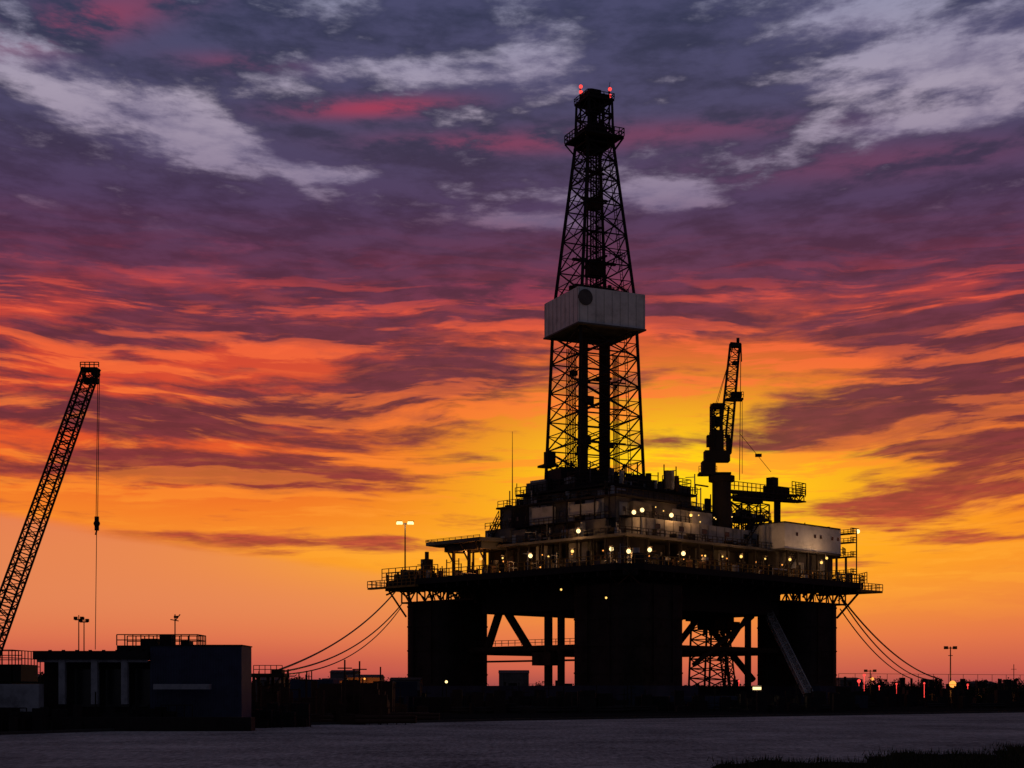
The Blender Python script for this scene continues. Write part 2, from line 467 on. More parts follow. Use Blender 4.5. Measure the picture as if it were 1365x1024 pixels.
# uneven first-storey face: bays with different depth and tone, some open
bd.box(17, 70, 17, 54, 28.5, 34.9)
r = random.Random(15)
v = 11.0
while v < 55:
    w = r.uniform(2.2, 5.5); w = min(w, 56-v)
    if r.random() < .72: r.choice([bd, bg, bs]).box(r.uniform(10.4, 16), 17, v, v+w-.15, 28.5, r.choice([34.9, 34.9, r.uniform(31.5, 34)]))
    v += w
u = 17.1
while u < 70:
    w = r.uniform(2.2, 6.0)
    if r.random() < .72: r.choice([bd, bg, bs]).box(u, u+w-.15, r.uniform(10.4, 16), 17, 28.5, r.choice([34.9, 34.9, r.uniform(31.5, 34)]))
    u += w
bd.box(9, 72, 9, 57, 34.95, 35.5)
u = 10.0
while u < 72: bs.beam((u, 9.6, 28.5), (u, 9.6, 34.9), .2); u += r.uniform(4, 7)
u = 10.0
while u < 56: bs.beam((9.6, u, 28.5), (9.6, u, 34.9), .2); u += r.uniform(3, 6)
bs.rail([(9.2, 56.5, 35.5), (9.2, 9.2, 35.5), (71.8, 9.2, 35.5), (71.8, 30, 35.5)], 1.3, 1.8, .06)
bd.box(14, 34, 16, 50, 35.5, 44.0)
bd.box(34.02, 53, 16.5, 48, 35.5, 43.0)
bs.box(13.2, 34.5, 15.2, 50.8, 44.0, 44.4)
bs.box(34.6, 54, 15.6, 49, 43.0, 43.4)
bs.rail([(13.5, 50.5, 44.4), (13.5, 15.5, 44.4), (34.3, 15.5, 44.4)], 1.4, 1.8, .065)
bs.rail([(34.8, 16, 43.4), (53.8, 16, 43.4), (53.8, 48, 43.4)], 1.4, 1.8, .065)
windows(bgl, 'v', 16.5, 36, 52, 40.6)
for i in range(12):
    v = 16.6+i*2.75
    for z0, z1 in ((35.6, 39.2), (39.6, 43.8)):
        if r.random() < .55: (bg if r.random() < .7 else bs).box(13.9, 13.99, v, v+2.5, z0, z1)
for i in range(13):
    u = 15+i*2.9
    for z0, z1 in ((40.1, 42.9),):
        if r.random() < .6: (bg if r.random() < .7 else bs).box(u, u+2.6, 15.9, 15.99, z0, z1)
windows(bgl, 'u', 13.9, 18, 48, 40.9); windows(bgl, 'v', 15.9, 16, 33, 41.0)
windows(bgl, 'u', 13.9, 18, 48, 37.2, skip=.5)
for (v0, v1, z0, z1, dep) in [(17, 24, 35.5, 39.2, 2.2), (26, 30, 35.5, 37.8, 1.6), (33, 39, 39.6, 43.2, 1.4), (40, 47, 35.5, 38.6, 2.6), (20, 28, 40.6, 43, 1.0)]:
    r.choice([bd, bg]).box(14-dep, 13.78, v0, v1, z0, z1)
for (u0, u1, z0, z1, dep) in [(18, 24, 40.2, 43.2, 1.2), (37, 44, 39.8, 42.6, 1.8), (47, 52, 40, 44.4, 1.4)]:
    r.choice([bd, bg]).box(u0, u1, 15.85-dep, 15.84, z0, z1)
bs.box(12.4, 13.98, 16, 50, 39.3, 39.5); bs.rail([(12.4, 50, 39.5), (12.4, 16, 39.5)], 1.2, 1.5, .055)
bs.box(15, 53, 14.2, 15.84, 39.8, 39.98); bs.rail([(15, 14.2, 40), (53, 14.2, 40)], 1.2, 1.5, .055)
pts = [(56, 12.2), (56, 17), (17, 17), (17, 14)] + [(17+2-2*math.cos(a), 12.2+2-2*math.sin(a)) for a in [0.2, .5, .8, 1.1, 1.4, 1.57]]
bg.prism(pts, 35.6, 39.6)
for u in (22, 30, 38, 46, 53): bgl.box(u, u+1.6, 12.1, 12.25, 37.6, 38.6)
for u in range(19, 56, 3): bd.box(u, u+.1, 12.1, 12.19, 35.6, 39.5)
a0 = [(60, 6), (82, 6)] + [(82+3*math.sin(a), 9-3*math.cos(a)) for a in (.3, .7, 1.1, 1.5)]+[(85, 17), (60, 17)]
bw.prism(a0, 35.6, 41.3)
bd.prism([(59.6, 5.6), (82.4, 5.6), (85.4, 8.6), (85.4, 17.4), (59.6, 17.4)], 35.1, 35.55)
bs.prism([(59.7, 5.7), (82.3, 5.7), (85.3, 8.7), (85.3, 17.3), (59.7, 17.3)], 41.3, 41.55)
windows(bgl, 'v', 6, 62, 82, 38.6, w=.8, h=.8, gap=2.4, skip=.5)
for u in range(61, 86, 4): bs.beam((u, 6, 28.5), (u, 6, 35.1), .22)
bd.box(61, 84, 9, 17, 28.5, 35.1); bg.box(66, 71, 8.3, 8.98, 28.5, 33); bg.box(77, 80, 8.0, 8.98, 28.5, 34)
bs.rail([(82, 5, 35.5), (86.4, 7, 35.5), (86.4, 18, 35.5)], 1.6, 1.5, .07)
for z in (31, 35.1, 38.5, 40.6):
    bs.box(85.5, 88, 5, 12, z, z+.2); bs.rail([(85.5, 5, z+.2), (88, 5, z+.2), (88, 12, z+.2)], 1.1, 1.2, .07)
bs.beam((88, 5, 28), (88, 5, 41.5), .12); bs.beam((88, 12, 28), (88, 12, 41.5), .12)
bd.prism([(3.5, 46), (12, 44), (14, 60), (9, 65), (4, 64)], 36.1, 36.9)
bd.prism([(5, 47), (12, 46), (12, 59), (9, 61), (6, 60)], 34.6, 36.05)
bs.rail([(3.6, 46, 36.9), (4, 64, 36.9), (9, 64.8, 36.9)], .5, 2, .05)
for v in (48, 53, 58): bs.beam((7, v, 28.5), (7, v, 34.6), .3); bs.beam((4.2, v, 36), (7, v, 32), .15)
bs.box(6, 8, 66, 68, 28.5, 33.5); bs.cyl(7, 67, 33.5, 35.2, .5, 8)
bs.stairs(onleft(654, 716, 10), onleft(668, 688, 10), 1.4, (1, 0, 0))
bd.box(11, 14, 44, 52, 35.5, 39.2); bs.rail([(11, 52, 39.5), (11, 44, 39.5)], 1.3, 1.5, .07)
bd.box(17, 44, 20, 46, 44.4, 46.8)
bs.box(16, 45, 19, 47.5, 46.8, 47.3)
bs.rail([(16, 47.5, 47.3), (16, 19, 47.3), (45, 19, 47.3)], 1.5, 1.7, .07)
bd.box(18, 22, 40, 46, 47.3, 49.8); bd.box(34, 44, 20, 25, 47.3, 49.0)
bs.rail([(34, 20, 49), (44, 20, 49), (44, 25, 49)], 1.6, 1.5, .07)
bg.box(18.2, 21, 40.5, 45, 49.8, 50.3)
for i in range(9):
    bs.beam((13.0, 17+i*4, 28.5), (13.0, 17+i*4, 44), .16)
for i in range(8):
    bs.beam((56+i*.8, 15, 28.5), (56+i*.8, 15, 41+R.random()*3), .12)
bs.stairs((52, 12, 35.5), (58, 12, 41.5), 1.3, (0, 1, 0)); bs.stairs((60, 7, 28.5), (66, 7, 35), 1.3, (0, 1, 0))
bs.truss((57, 16, 35.5), (57, 16, 46), 3, 3, 5, .15, .1, up=Vector((1, 0, 0)))
bs.truss((64, 16, 41.5), (64, 16, 46.5), 3.5, 3.5, 3, .15, .1, up=Vector((1, 0, 0)))
bs.box(55, 66, 14, 22, 42.6, 43); bs.rail([(55, 14, 43), (66, 14, 43), (66, 22, 43)], 1.4, 1.5, .07)

def clutter(u0, u1, v0, v1, z, n, hmax, seed):
    r = random.Random(seed)
    for i in range(n):
        u = r.uniform(u0, u1); v = r.uniform(v0, v1); h = r.uniform(.35, 1)*hmax; k = r.random()
        bb = r.choice([bs, bs, bd, by, bg])
        if k < .35:
            w = r.uniform(.5, 1.8); l = r.uniform(.5, 2.2); bb.box(u, u+w, v, v+l, z, z+h*.7)
        elif k < .5:
            bb.cyl(u, v, z, z+h, r.uniform(.3, .9), 10)
        elif k < .75:
            bb.beam((u, v, z), (u, v, z+h*1.3), .1)
            if r.random() < .6: bb.beam((u, v, z+h*1.1), (u+r.uniform(-2, 2), v+r.uniform(-2, 2), z+h*1.1), .08)
        elif k < .88:
            l = r.uniform(2, 6)
            if r.random() < .5: bb.beam((u, v, z+h*.5), (u+l, v, z+h*.5), .18, 8)
            else: bb.beam((u, v, z+h*.5), (u, v+l, z+h*.5), .18, 8)
            bb.beam((u, v, z), (u, v, z+h*.5), .12)
        else:
            bb.rail([(u, v, z), (u+2.5, v, z), (u+2.5, v+2.5, z)], h*.8, 1.2, .06)
clutter(1, 13, 1, 74, 28.5, 120, 3.4, 1)
clutter(1, 86, 1, 11, 28.5, 150, 3.4, 2)
clutter(2, 12, 60, 76, 28.5, 26, 3.0, 33)
clutter(10, 13, 12, 56, 35.5, 60, 3.2, 3)
clutter(18, 71, 10, 12, 35.5, 46, 2.4, 4)
clutter(54, 60, 10, 30, 35.5, 50, 6, 5)
clutter(17, 44, 17, 45, 47.3, 80, 4.4, 6)
clutter(35, 53, 17, 45, 43.4, 80, 4.6, 7)
clutter(14, 17, 17, 50, 44.4, 50, 3.0, 8)
clutter(61, 84, 8, 16, 41.5, 10, 1.0, 9)
clutter(55, 66, 14, 22, 43, 22, 2.4, 10)
clutter(70, 86, 18, 70, 28.5, 60, 8, 11)
q = onleft(683, 660, 16); bs.cyl(q.x, q.y, 44.4, 61.5, .14, 6, .05); bs.cyl(q.x+1.4, q.y, 44.4, 50, .1, 6)
bg.make("deckhouses", M_grey, plat); bd.make("deck_modules", M_dgrey, plat); bw.make("accommodation_module", M_white, plat)
bgl.make("deckhouse_windows", M_glass, plat); bs.make("topside_framework", M_steel, plat); by.make("deck_equipment", M_rust, plat)

# ------------------------------------------------------------------ derrick
TH = math.radians(25); DX, DY = 18.35, 335.0
def TD(p): return Vector((DX+p[0]*math.cos(TH)-p[1]*math.sin(TH), DY+p[0]*math.sin(TH)+p[1]*math.cos(TH), p[2]))
def hz(z):
    ks = [(44, 8.3), (83, 6.95), (90.8, 6.55), (125, 3.15), (138, 2.85)]
    for (a, x), (c, y) in zip(ks[:-1], ks[1:]):
        if z <= c: return x+(y-x)*(z-a)/(c-a)
    return ks[-1][1]
b = B(TD)
cs = [(-1, -1), (1, -1), (1, 1), (-1, 1)]
def P(c, z): h = hz(z); return (c[0]*h, c[1]*h, z)
def tower(zs, rl, rb, sub=True):
    for a, c in zip(zs[:-1], zs[1:]):
        for k in range(4):
            A = cs[k]; C = cs[(k+1) % 4]
            b.beam(P(A, a), P(A, c), rl); b.beam(P(A, a), P(C, a), rb*1.1)
            b.beam(P(A, a), P(C, c), rb); b.beam(P(C, a), P(A, c), rb)
            if sub:
                m = (a+c)/2
                b.beam(P(A, m), P(C, m), rb*.7)
                MA = Vector(P(A, a)).lerp(Vector(P(C, a)), .5)
                b.beam(MA, Vector(P(A, m)), rb*.6); b.beam(MA, Vector(P(C, m)), rb*.6)
    for k in range(4): b.beam(P(cs[k], zs[-1]), P(cs[(k+1) % 4], zs[-1]), rb*1.2)
tower([44.4, 51, 57.5, 64, 70.5, 77, 83.2], .32, .13)
tower([90.6, 97.5, 104.4, 111, 116.5, 121, 125], .31, .12, True)
tower([125, 128.3, 131.5, 134.6], .24, .12, False)
b.make("derrick", M_steel, plat)
b = B(TD)
b.box(-8.3, 8.3, -8.3, 8.3, 83.2, 90.9)
b.make("derrick_windwall", M_white, plat)
b = B(TD)
for a in (-8.34, 8.3):
    for i in range(9):
        x = -8+i*2; b.box(x-.025, x+.025, a, a+.04, 83.5, 90.6); b.box(a, a+.04, x-.025, x+.025, 83.5, 90.6)
b.box(-8.5, 8.5, -8.5, 8.5, 82.9, 83.25)
pp = Vector((-6.6, -8.45, 88.7)); b.beam(pp, pp+Vector((0, .3, 0)), 1.75, 20)
b.make("windwall_trim", M_dgrey, plat)
b = B(TD)
b.cyl(2.9, .5, 44, 83, 1.3, 12); b.cyl(-3.2, -.8, 44, 83, .85, 12); b.cyl(-1.0, 1.5, 44, 83, .22, 8)
for i in range(7): b.beam((-5.5+.4*i, 3.4, 47), (-5.2+.38*i, 3.2, 80), .1)
for i in range(5): b.beam((3.2+.35*i, -3.4, 47), (3.0+.33*i, -3.2, 78), .1)
for z in (52, 58.5, 66, 72, 79): b.box(-6.4, 6.4, -3.0, -2.6, z, z+.25); b.box(-.4, .4, -6.5, 6.5, z+1, z+1.2)
r = random.Random(61)
for i in range(20):
    z = 50+28*r.random()**1.6; x = r.uniform(-6, 5); y = r.uniform(-5, 5); b.box(x, x+r.uniform(.4, 1.6), y, y+r.uniform(.4, 1.4), z, z+r.uniform(.3, 2.0))
for x, y in ((-1.3, -.6), (1.3, -.6), (-1.3, .9), (1.2, .9)): b.beam((x, y, 91), (x*.8, y*.8, 127), .13)
b.truss((0.1, 0, 91), (0.1, 0, 126), 1.3, 1.3, 24, .08, .05, up=Vector((1, 0, 0)))
b.beam((-2.7, -1, 91), (-1.6, -.6, 125), .12); b.beam((3, 1, 91), (1.8, .6, 125), .12)
for (z, h, w) in [(99, .5, 5.4), (93.5, .3, 5), (106, .2, 3.4), (113, .4, 3.2), (119, .3, 2.6)]:
    b.box(-w, w, -.4, .4, z, z+h); b.box(-.4, .4, -w, w, z+.05, z+h-.05)
b.box(-1.7, 1.7, -1.2, 1.2, 96, 99.5); b.box(-1.1, 1.1, -1, 1, 110.8, 113.4)
for i in range(10):
    z = r.uniform(91.5, 95); x = r.uniform(-5, 4); y = r.uniform(-4, 4); b.box(x, x+r.uniform(.3, 1.2), y, y+r.uniform(.4, 1.2), 91.1, z)
b.rail([(-5, -5, 99.3), (5, -5, 99.3), (5, 5, 99.3)], 1.2, 1.2, .06)
b.rail([(-5.6, -5.6, 91.1), (5.6, -5.6, 91.1), (5.6, 5.6, 91.1), (-5.6, 5.6, 91.1), (-5.6, -5.6, 91.1)], 1.3, 1.3, .06)
for z0, z1 in ((45, 83), (91, 126)):
    k = int((z1-z0)/.7)
    for sgn in (-.3, .3): b.beam((hz(z0)*.55+sgn, -hz(z0)-.3, z0), (hz(z1)*.55+sgn, -hz(z1)-.3, z1), .06)
    for i in range(k):
        z = z0+i*.7; b.beam((hz(z)*.55-.3, -hz(z)-.3, z), (hz(z)*.55+.3, -hz(z)-.3, z), .04)
b.make("derrick_machinery", M_rust, plat)
b = B(TD)
b.box(-4.9, 4.9, -4.9, 4.9, 126.2, 126.55)
b.rail([(-4.9, -4.9, 126.5), (4.9, -4.9, 126.5), (4.9, 4.9, 126.5), (-4.9, 4.9, 126.5), (-4.9, -4.9, 126.5)], 1.7, 1.3, .085)
for c in cs: b.beam((c[0]*4.8, c[1]*4.8, 126.2), (c[0]*3.3, c[1]*3.3, 123.6), .18)
b.box(-3.4, 3.4, -3.4, 3.4, 124.8, 125.2); b.box(-2, 2, -2.4, 2.4, 127, 129); b.box(-2.0, 1.2, -1.6, 1.6, 123.4, 124.8)
b.box(-3.3, 3.3, -3.3, 3.3, 134.6, 135.1)
b.box(-2.4, .5, -2.4, 1.8, 135.1, 136.8); b.box(.6, 2.7, -2, 2.4, 135.1, 136.3); b.box(-1.2, 1.2, -1, 1, 136.8, 137.5)
for i in range(5): b.beam((-2.6+i*1.2, -2.9, 131.6), (-2.6+i*1.2, -2.9, 136), .09)
b.rail([(-3.3, -3.3, 135.1), (3.3, -3.3, 135.1), (3.3, 3.3, 135.1), (-3.3, 3.3, 135.1), (-3.3, -3.3, 135.1)], 1.1, 1.2, .07)
b.beam((-4.6, -1.6, 132.6), (4.6, 1.6, 132.6), .12); b.beam((-4.6, -1.6, 132.2), (-4.6, -1.6, 133.6), .1); b.beam((4.6, 1.6, 132.2), (4.6, 1.6, 133.4), .1)
b.beam((-2.9, 1.1, 129), (-2.9, 1.1, 137.9), .16); b.beam((3.5, -.6, 129), (3.5, -.6, 138.6), .16); b.beam((3.5, -.6, 138.6), (3.7, -.6, 139.8), .05)
b.cyl(0, 0, 127, 134.6, .7, 10); b.cyl(-1.6, -1.2, 127, 134.6, .25, 8); b.cyl(1.7, -1, 127, 134.6, .3, 8); b.box(-1.5, 1.5, -1.5, 1.5, 132.5, 134.6)
b.make("crown_block", M_steel, plat)
b = B(TD)
for p in ((-2.95, .8, 138.2), (-2.95, .8, 137.0), (3.5, -.9, 138.1), (3.5, -.9, 136.6)): b.ball(p, .42)
b.make("aviation_lights", E_red, plat)
b = B(TD)
b.box(-10, 10, -10, 10, 47.3, 48.3)
b.rail([(-10, -10, 48.3), (10, -10, 48.3), (10, 10, 48.3), (-10, 10, 48.3), (-10, -10, 48.3)], 1.5, 1.4, .075)
b.box(-9.8, -6, -3, 4, 48.3, 52.5); b.rail([(-9.8, -3, 52.5), (-6, -3, 52.5), (-6, 4, 52.5)], 1.4, 1.3, .07)
b.box(-10.4, -7.5, 3, 7.6, 53.6, 54.1); b.beam((-10, 4, 48), (-10, 4, 56.5), .18); b.box(-9.6, -7.6, 4, 6, 54.1, 57)
b.box(5, 9, -9, -4, 48.3, 50.8); b.box(-4, 4, -6, 2, 48.3, 51.0); b.box(-2, 4, 1, 6, 50, 53)
r = random.Random(55)
for i in range(90):
    x = r.uniform(-10, 10); y = r.uniform(-10, 10); z = 48.3; h = r.uniform(1, 6)
    if r.random() < .55: b.beam((x, y, z), (x, y, z+h), .13)
    else: b.box(x, x+r.uniform(.4, 1.6), y, y+r.uniform(.4, 1.6), z, z+h*.45)
b.make("drill_floor", M_steel, plat)

# ------------------------------------------------------------------ pedestal crane on deck
def TC(p): return Vector((46.5+p[0], 335+p[1], p[2]))
b = B(TC)
b.cyl(.3, 0, 35.5, 51, 2.1, 18); b.cyl(.3, 0, 50.2, 51.4, 2.9, 18)
b.box(-4.9, 2.2, -1.8, 1.8, 51.6, 52.1); b.box(-4.2, -1.2, -1.8, 1.4, 52.1, 54.6); b.box(-3.6, 2.0, -1.6, 1.6, 54.6, 57.0); b.rail([(-5, -1.8, 52.1), (-1, -1.8, 52.1)], 1.3, .9, .06)
b.box(-2.3, .6, -1.5, 1.5, 57, 61.4)
b.truss((-.9, 0, 61.4), (-.9, 0, 67.2), 2.6, 2.2, 4, .22, .14, up=Vector((1, 0, 0))); b.box(-2.2, .3, -1.1, 1.1, 62.6, 64.6); b.box(-1.8, .4, -1, 1, 66.4, 67.6)
b.rail([(-2.4, -1.3, 66.3), (.9, -1.3, 66.3)], 1.0, .8, .06); b.cyl(1.6, -1, 57, 60.5, .5, 8)
b.cyl(-1.6, -1.7, 57.5, 66, .2, 8); b.box(-3, -2.2, -1, 1, 58, 60.5)
b.truss((.9, 0, 56.5), (3.3, 0, 81.0), 2.7, 2.2, 15, .15, .085, up=Vector((0, 1, 0)), w2=2.1, h2=1.8)
b.beam((1.2, 0, 60), (1.9, 0, 67), .25)
b.box(1.2, 5.0, -1.3, 1.3, 68.3, 68.7); b.box(2.4, 4.7, -1, 1, 69.0, 70.1); b.rail([(1.2, -1.3, 68.8), (5, -1.3, 68.8)], 1.2, .8, .06)
b.box(2.4, 4.5, -1.0, 1.0, 80.2, 81.0); b.cyl(3.9, -.3, 81, 82.2, .35, 8); b.beam((4.6, 0, 81), (4.7, 0, 77), .16); b.box(2.7, 4.1, -.8, .8, 76.3, 77.0)
b.beam((4.6, 0, 80), (4.3, 0, 50.5), .08); b.beam((4.9, 0, 69), (4.9, 0, 52), .06)
b.beam((-1, 0, 67.6), (3, 0, 80.5), .06); b.beam((-.6, .6, 67.6), (3, .6, 80.5), .06)
b.beam((4.3, 0, 61), (11.5, 1, 52.5), .05); b.box(7.9, 9.3, .2, .8, 55.8, 56.5)
b.make("pedestal_crane", M_steel, plat)
b = B(TP)
b.truss((50, 15, 47.6), (79, 15, 49.0), 2.6, 1.4, 16, .17, .1)
b.box(49, 80, 13.7, 16.3, 48.2, 48.5)
b.rail([(50, 13.7, 48.6), (79.5, 13.7, 49.4), (79.5, 16.3, 49.4)], 1.8, 1.6, .08)
b.box(66, 73, 13.8, 16.2, 48.6, 51.0); b.box(67, 69, 14, 16, 51, 53); b.cyl(70, 15, 35, 48, .8, 12); b.box(54, 63, 14, 16, 46.4, 47.8)
b.rail([(74, 13.6, 49.8), (79.6, 13.6, 49.8), (79.6, 16.3, 49.8)], 2.8, 1.3, .08, mid=3)
b.beam((52, 15, 46), (70, 15, 40), .2)
b.make("boom_rest_walkway", M_steel, plat)

# ------------------------------------------------------------------ lamps on the platform
bl = B(TP); by2 = B(TP); bh = B(TP); bo = B(TP)
lampsR = [(845, 683, 11.6), (856, 680, 11.6), (895, 687, 11.8), (921, 687, 11.8), (838, 735, 7), (866, 733, 7), (911, 738, 7), (940, 741, 7), (988, 742, 7), (1020, 745, 5), (1053, 746, 4), (1095, 750, 4), (963, 742, 7)]
lampsL = [(771, 708, 8.7), (707, 741, 6), (763, 735, 6), (815, 732, 6), (670, 744, 6), (731, 742, 6)]
for (px, py, v) in lampsR:
    p = onright(px, py, v)
    big = px in (845, 895, 866, 838, 911, 856, 815)
    small = px in (940, 963, 1020)
    (bl if big else by2).ball(p, .46 if big else (.2 if small else .34))
    bh.box(p.x-.5, p.x+.5, p.y-.2, p.y+.6, p.z+.48, p.z+.6)
    bh.beam(p+Vector((0, .5, .5)), Vector((p.x, p.y+.5, 28.5 if p.z < 35 else 35.5)), .08)
    if px not in (940, 856): plight("deck_lamp_light", TP(p+Vector((0, -.7, .1))), 700 if big else (250 if small else 460), (1, .5, .16), plat)
for (px, py, u) in lampsL:
    p = onleft(px, py, u)
    big = px in (815, 707, 771)
    small = px in (670, 731)
    (bl if big else by2).ball(p, .46 if big else (.2 if small else .34))
    bh.box(p.x-.2, p.x+.6, p.y-.5, p.y+.5, p.z+.48, p.z+.6)
    bh.beam(p+Vector((.5, 0, .5)), Vector((p.x+.5, p.y, 28.5 if p.z < 35 else 35.5)), .08)
    if px != 731: plight("deck_lamp_light", TP(p+Vector((-.7, 0, .1))), 700 if big else 350, (1, .5, .16), plat)
for (px, py, u) in [(622, 738, 9), (641, 745, 6)]:
    p = onleft(px, py, u); bo.ball(p, .36); plight("deck_lamp_light", TP(p+Vector((-.7, 0, .1))), 450, (1, .32, .06), plat)
    bh.beam(p+Vector((.4, 0, .4)), Vector((p.x+.4, p.y, 28.5)), .08)
p = Vector((88.6, 5, 41.3)); bl.ball(p, .5); plight("deck_lamp_light", TP(p+Vector((.8, -.8, 0))), 300, (1, .4, .1), plat); bh.beam((86, 5, 41.9), (89, 5, 41.9), .12)
p = Vector((70, 1.5, 33.6)); by2.ball(p, .3); bh.beam((70, 1.9, 28.5), (70, 1.9, 34.2), .1); plight("deck_lamp_light", TP(p+Vector((0, -.3, .3))), 800, (1, .6, .3), plat)
for (px, py, v) in [(748, 786, 20), (808, 797, 3)]:
    p = onright(px, py, v); by2.ball(p, .22)
r = random.Random(4)
for i in range(34):
    u = r.uniform(12, 84); bo.ball((u, 8.2, 28.9+r.uniform(0, 3.5)), r.uniform(.1, .18))
for i in range(16):
    v = r.uniform(12, 60); bo.ball((8.2, v, 28.9+r.uniform(0, 3.5)), r.uniform(.1, .18))
for i in range(8):
    by2.ball((r.uniform(14, 52), 13.8, r.uniform(40.3, 42.5)), .14)
bl.make("floodlights", E_warm, plat); by2.make("bulkhead_lights", E_yel, plat); bo.make("orange_lights", E_orange, plat); bh.make("lamp_brackets", M_steel, plat)
pl_ = onleft(540, 755, 3)
lp = empty("street_lamp", TP(Vector((pl_.x, pl_.y, 28.5))))
base_ = Vector(lp.location)
b = B(lambda p: base_+p)
b.cyl(0, 0, 0, 13.2, .2, 10, .13); b.box(-1.6, 1.6, -.12, .12, 12.9, 13.1)
b.box(-2.0, -.7, -.4, .4, 13.5, 13.65); b.box(.7, 2.0, -.4, .4, 13.5, 13.65); b.box(-.5, .5, -.5, .5, 0, .8)
b.make("pole", M_steel, lp)
b = B(lambda p: base_+p)
for x in (-1.25, 1.25): b._add([(x-.7, -.6, 12.9), (x+.7, -.6, 12.9), (x+.7, .4, 12.9), (x-.7, .4, 12.9), (x-.6, -.6, 13.48), (x+.6, -.6, 13.48), (x+.6, .4, 13.48), (x-.6, .4, 13.48)],
               [(3, 2, 1, 0), (4, 5, 6, 7), (0, 1, 5, 4), (1, 2, 6, 5), (2, 3, 7, 6), (3, 0, 4, 7)])
b.make("lamp_heads", E_warm, lp)
plight("lamp_glow", base_+Vector((0, -1, 12.4)), 500, (1, .8, .5), lp)

# ------------------------------------------------------------------ mooring lines, gangway
def cable(b, p, q, sag, r, n=28):
    p = Vector(p); q = Vector(q); pts = []
    for i in range(n+1):
        t_ = i/n; a = p.lerp(q, t_); a.z -= sag*4*t_*(1-t_); pts.append(a)
    b.poly(pts, r, 6)
mo = empty("mooring_lines", S(450, 918, 260))
b = B()
cable(b, S(531, 784, 345), S(372, 893, 205), 2.2, .15)
cable(b, S(535, 806, 340), S(372, 896, 205), 2.8, .13)
cable(b, S(533, 812, 338), S(376, 899, 206), 3.4, .1)
b.make("lines", M_cable, mo)
mo2 = empty("mooring_lines", S(1180, 918, 380))
b = B()
cable(b, S(1118, 792, 352), S(1252, 905, 420), 3.4, .2)
cable(b, S(1122, 800, 352), S(1247, 907, 420), 4.6, .16)
cable(b, S(1120, 812, 352), S(1216, 905, 410), 2.6, .14)
b.make("lines", M_cable, mo2)

g = empty("access_gangway", (60, 298, 0))
b = B()
p0 = Vector((60.2, 298, .3)); p1 = Vector((58.0, 338, 20.5))
b.truss(p0, p1, 1.6, 1.0, 26, .13, .07)
b.stairs(p0, p1, 1.3, (1, 0, 0), .05)
b.box(58.6, 61.8, 296, 299, 0.01, .4)
b.make("ramp", mat("gangway_galvanised", (.26, .24, .24), .6), g)

# ------------------------------------------------------------------ ground
def sheet(name, pts, z, m):
    me = bpy.data.meshes.new(name); me.from_pydata([(p[0], p[1], z) for p in pts], [], [tuple(range(len(pts)))])
    me.materials.append(m); o = bpy.data.objects.new(name, me); scene.collection.objects.link(o); return o
gm = mat("dark_earth", (0.016, 0.014, 0.014), 1.0, .5, .05, 0, 0.0)
sheet("ground", [(-20000, -3000), (20000, -3000), (20000, 30000), (-20000, 30000)], 0, gm)

am = bpy.data.materials.new("worn_concrete_apron"); am.use_nodes = True
nt = am.node_tree; n = NT(nt); bs_ = nt.nodes['Principled BSDF']
tcn = n.new('ShaderNodeTexCoord')
def nz(sc, det, sx=1, sy=1, rough=.6):
    mp = n.new('ShaderNodeMapping'); nt.links.new(tcn.outputs['Object'], mp.inputs[0]); mp.inputs['Scale'].default_value = (sx, sy, 1)
    q = n.new('ShaderNodeTexNoise'); nt.links.new(mp.outputs[0], q.inputs['Vector']); q.inputs['Scale'].default_value = sc; q.inputs['Detail'].default_value = det; q.inputs['Roughness'].default_value = rough
    return q.outputs['Fac']
a1 = nz(.07, 6, 1, .5); a2 = nz(2.6, 5, 1, .22, .85); a3 = nz(.22, 5, .5, .5)
f = n.m('ADD', n.m('MULTIPLY', a1, .22), n.m('ADD', n.m('MULTIPLY', a2, .55), n.m('MULTIPLY', a3, .23)))
nt.links.new(n.ramp(f, [(.40, (.10, .09, .086, 1)), (.47, (.22, .20, .192, 1)), (.53, (.33, .30, .285, 1)), (.60, (.48, .44, .41, 1))]), bs_.inputs['Base Color'])
bs_.inputs['Roughness'].default_value = 1.0; bs_.inputs['Specular IOR Level'].default_value = 0.0
bp = n.new('ShaderNodeBump'); bp.inputs['Strength'].default_value = .7; bp.inputs['Distance'].default_value = .15
nt.links.new(a2, bp.inputs['Height']); nt.links.new(bp.outputs[0], bs_.inputs['Normal'])
edge = [(-200, 100), (-44, 129), (-26, 160), (0, 186), (85, 250), (300, 420)]
sheet("concrete_apron", [(-200, -100), (400, -100)]+edge[::-1], .012, am)
b = B()
for (p, q) in zip(edge[:-1], edge[1:]):
    L = int((Vector(q)-Vector(p)).length/3)+1
    for i in range(L):
        a = Vector((*p, 0)).lerp(Vector((*q, 0)), i/L); c = Vector((*p, 0)).lerp(Vector((*q, 0)), (i+.96)/L)
        b.prism([(a.x, a.y+.02), (c.x, c.y+.02), (c.x, c.y+.5), (a.x, a.y+.5)], 0.0, .28)
b.make("quay_kerb", mat("kerb_dark_concrete", (.03, .03, .03), .9))

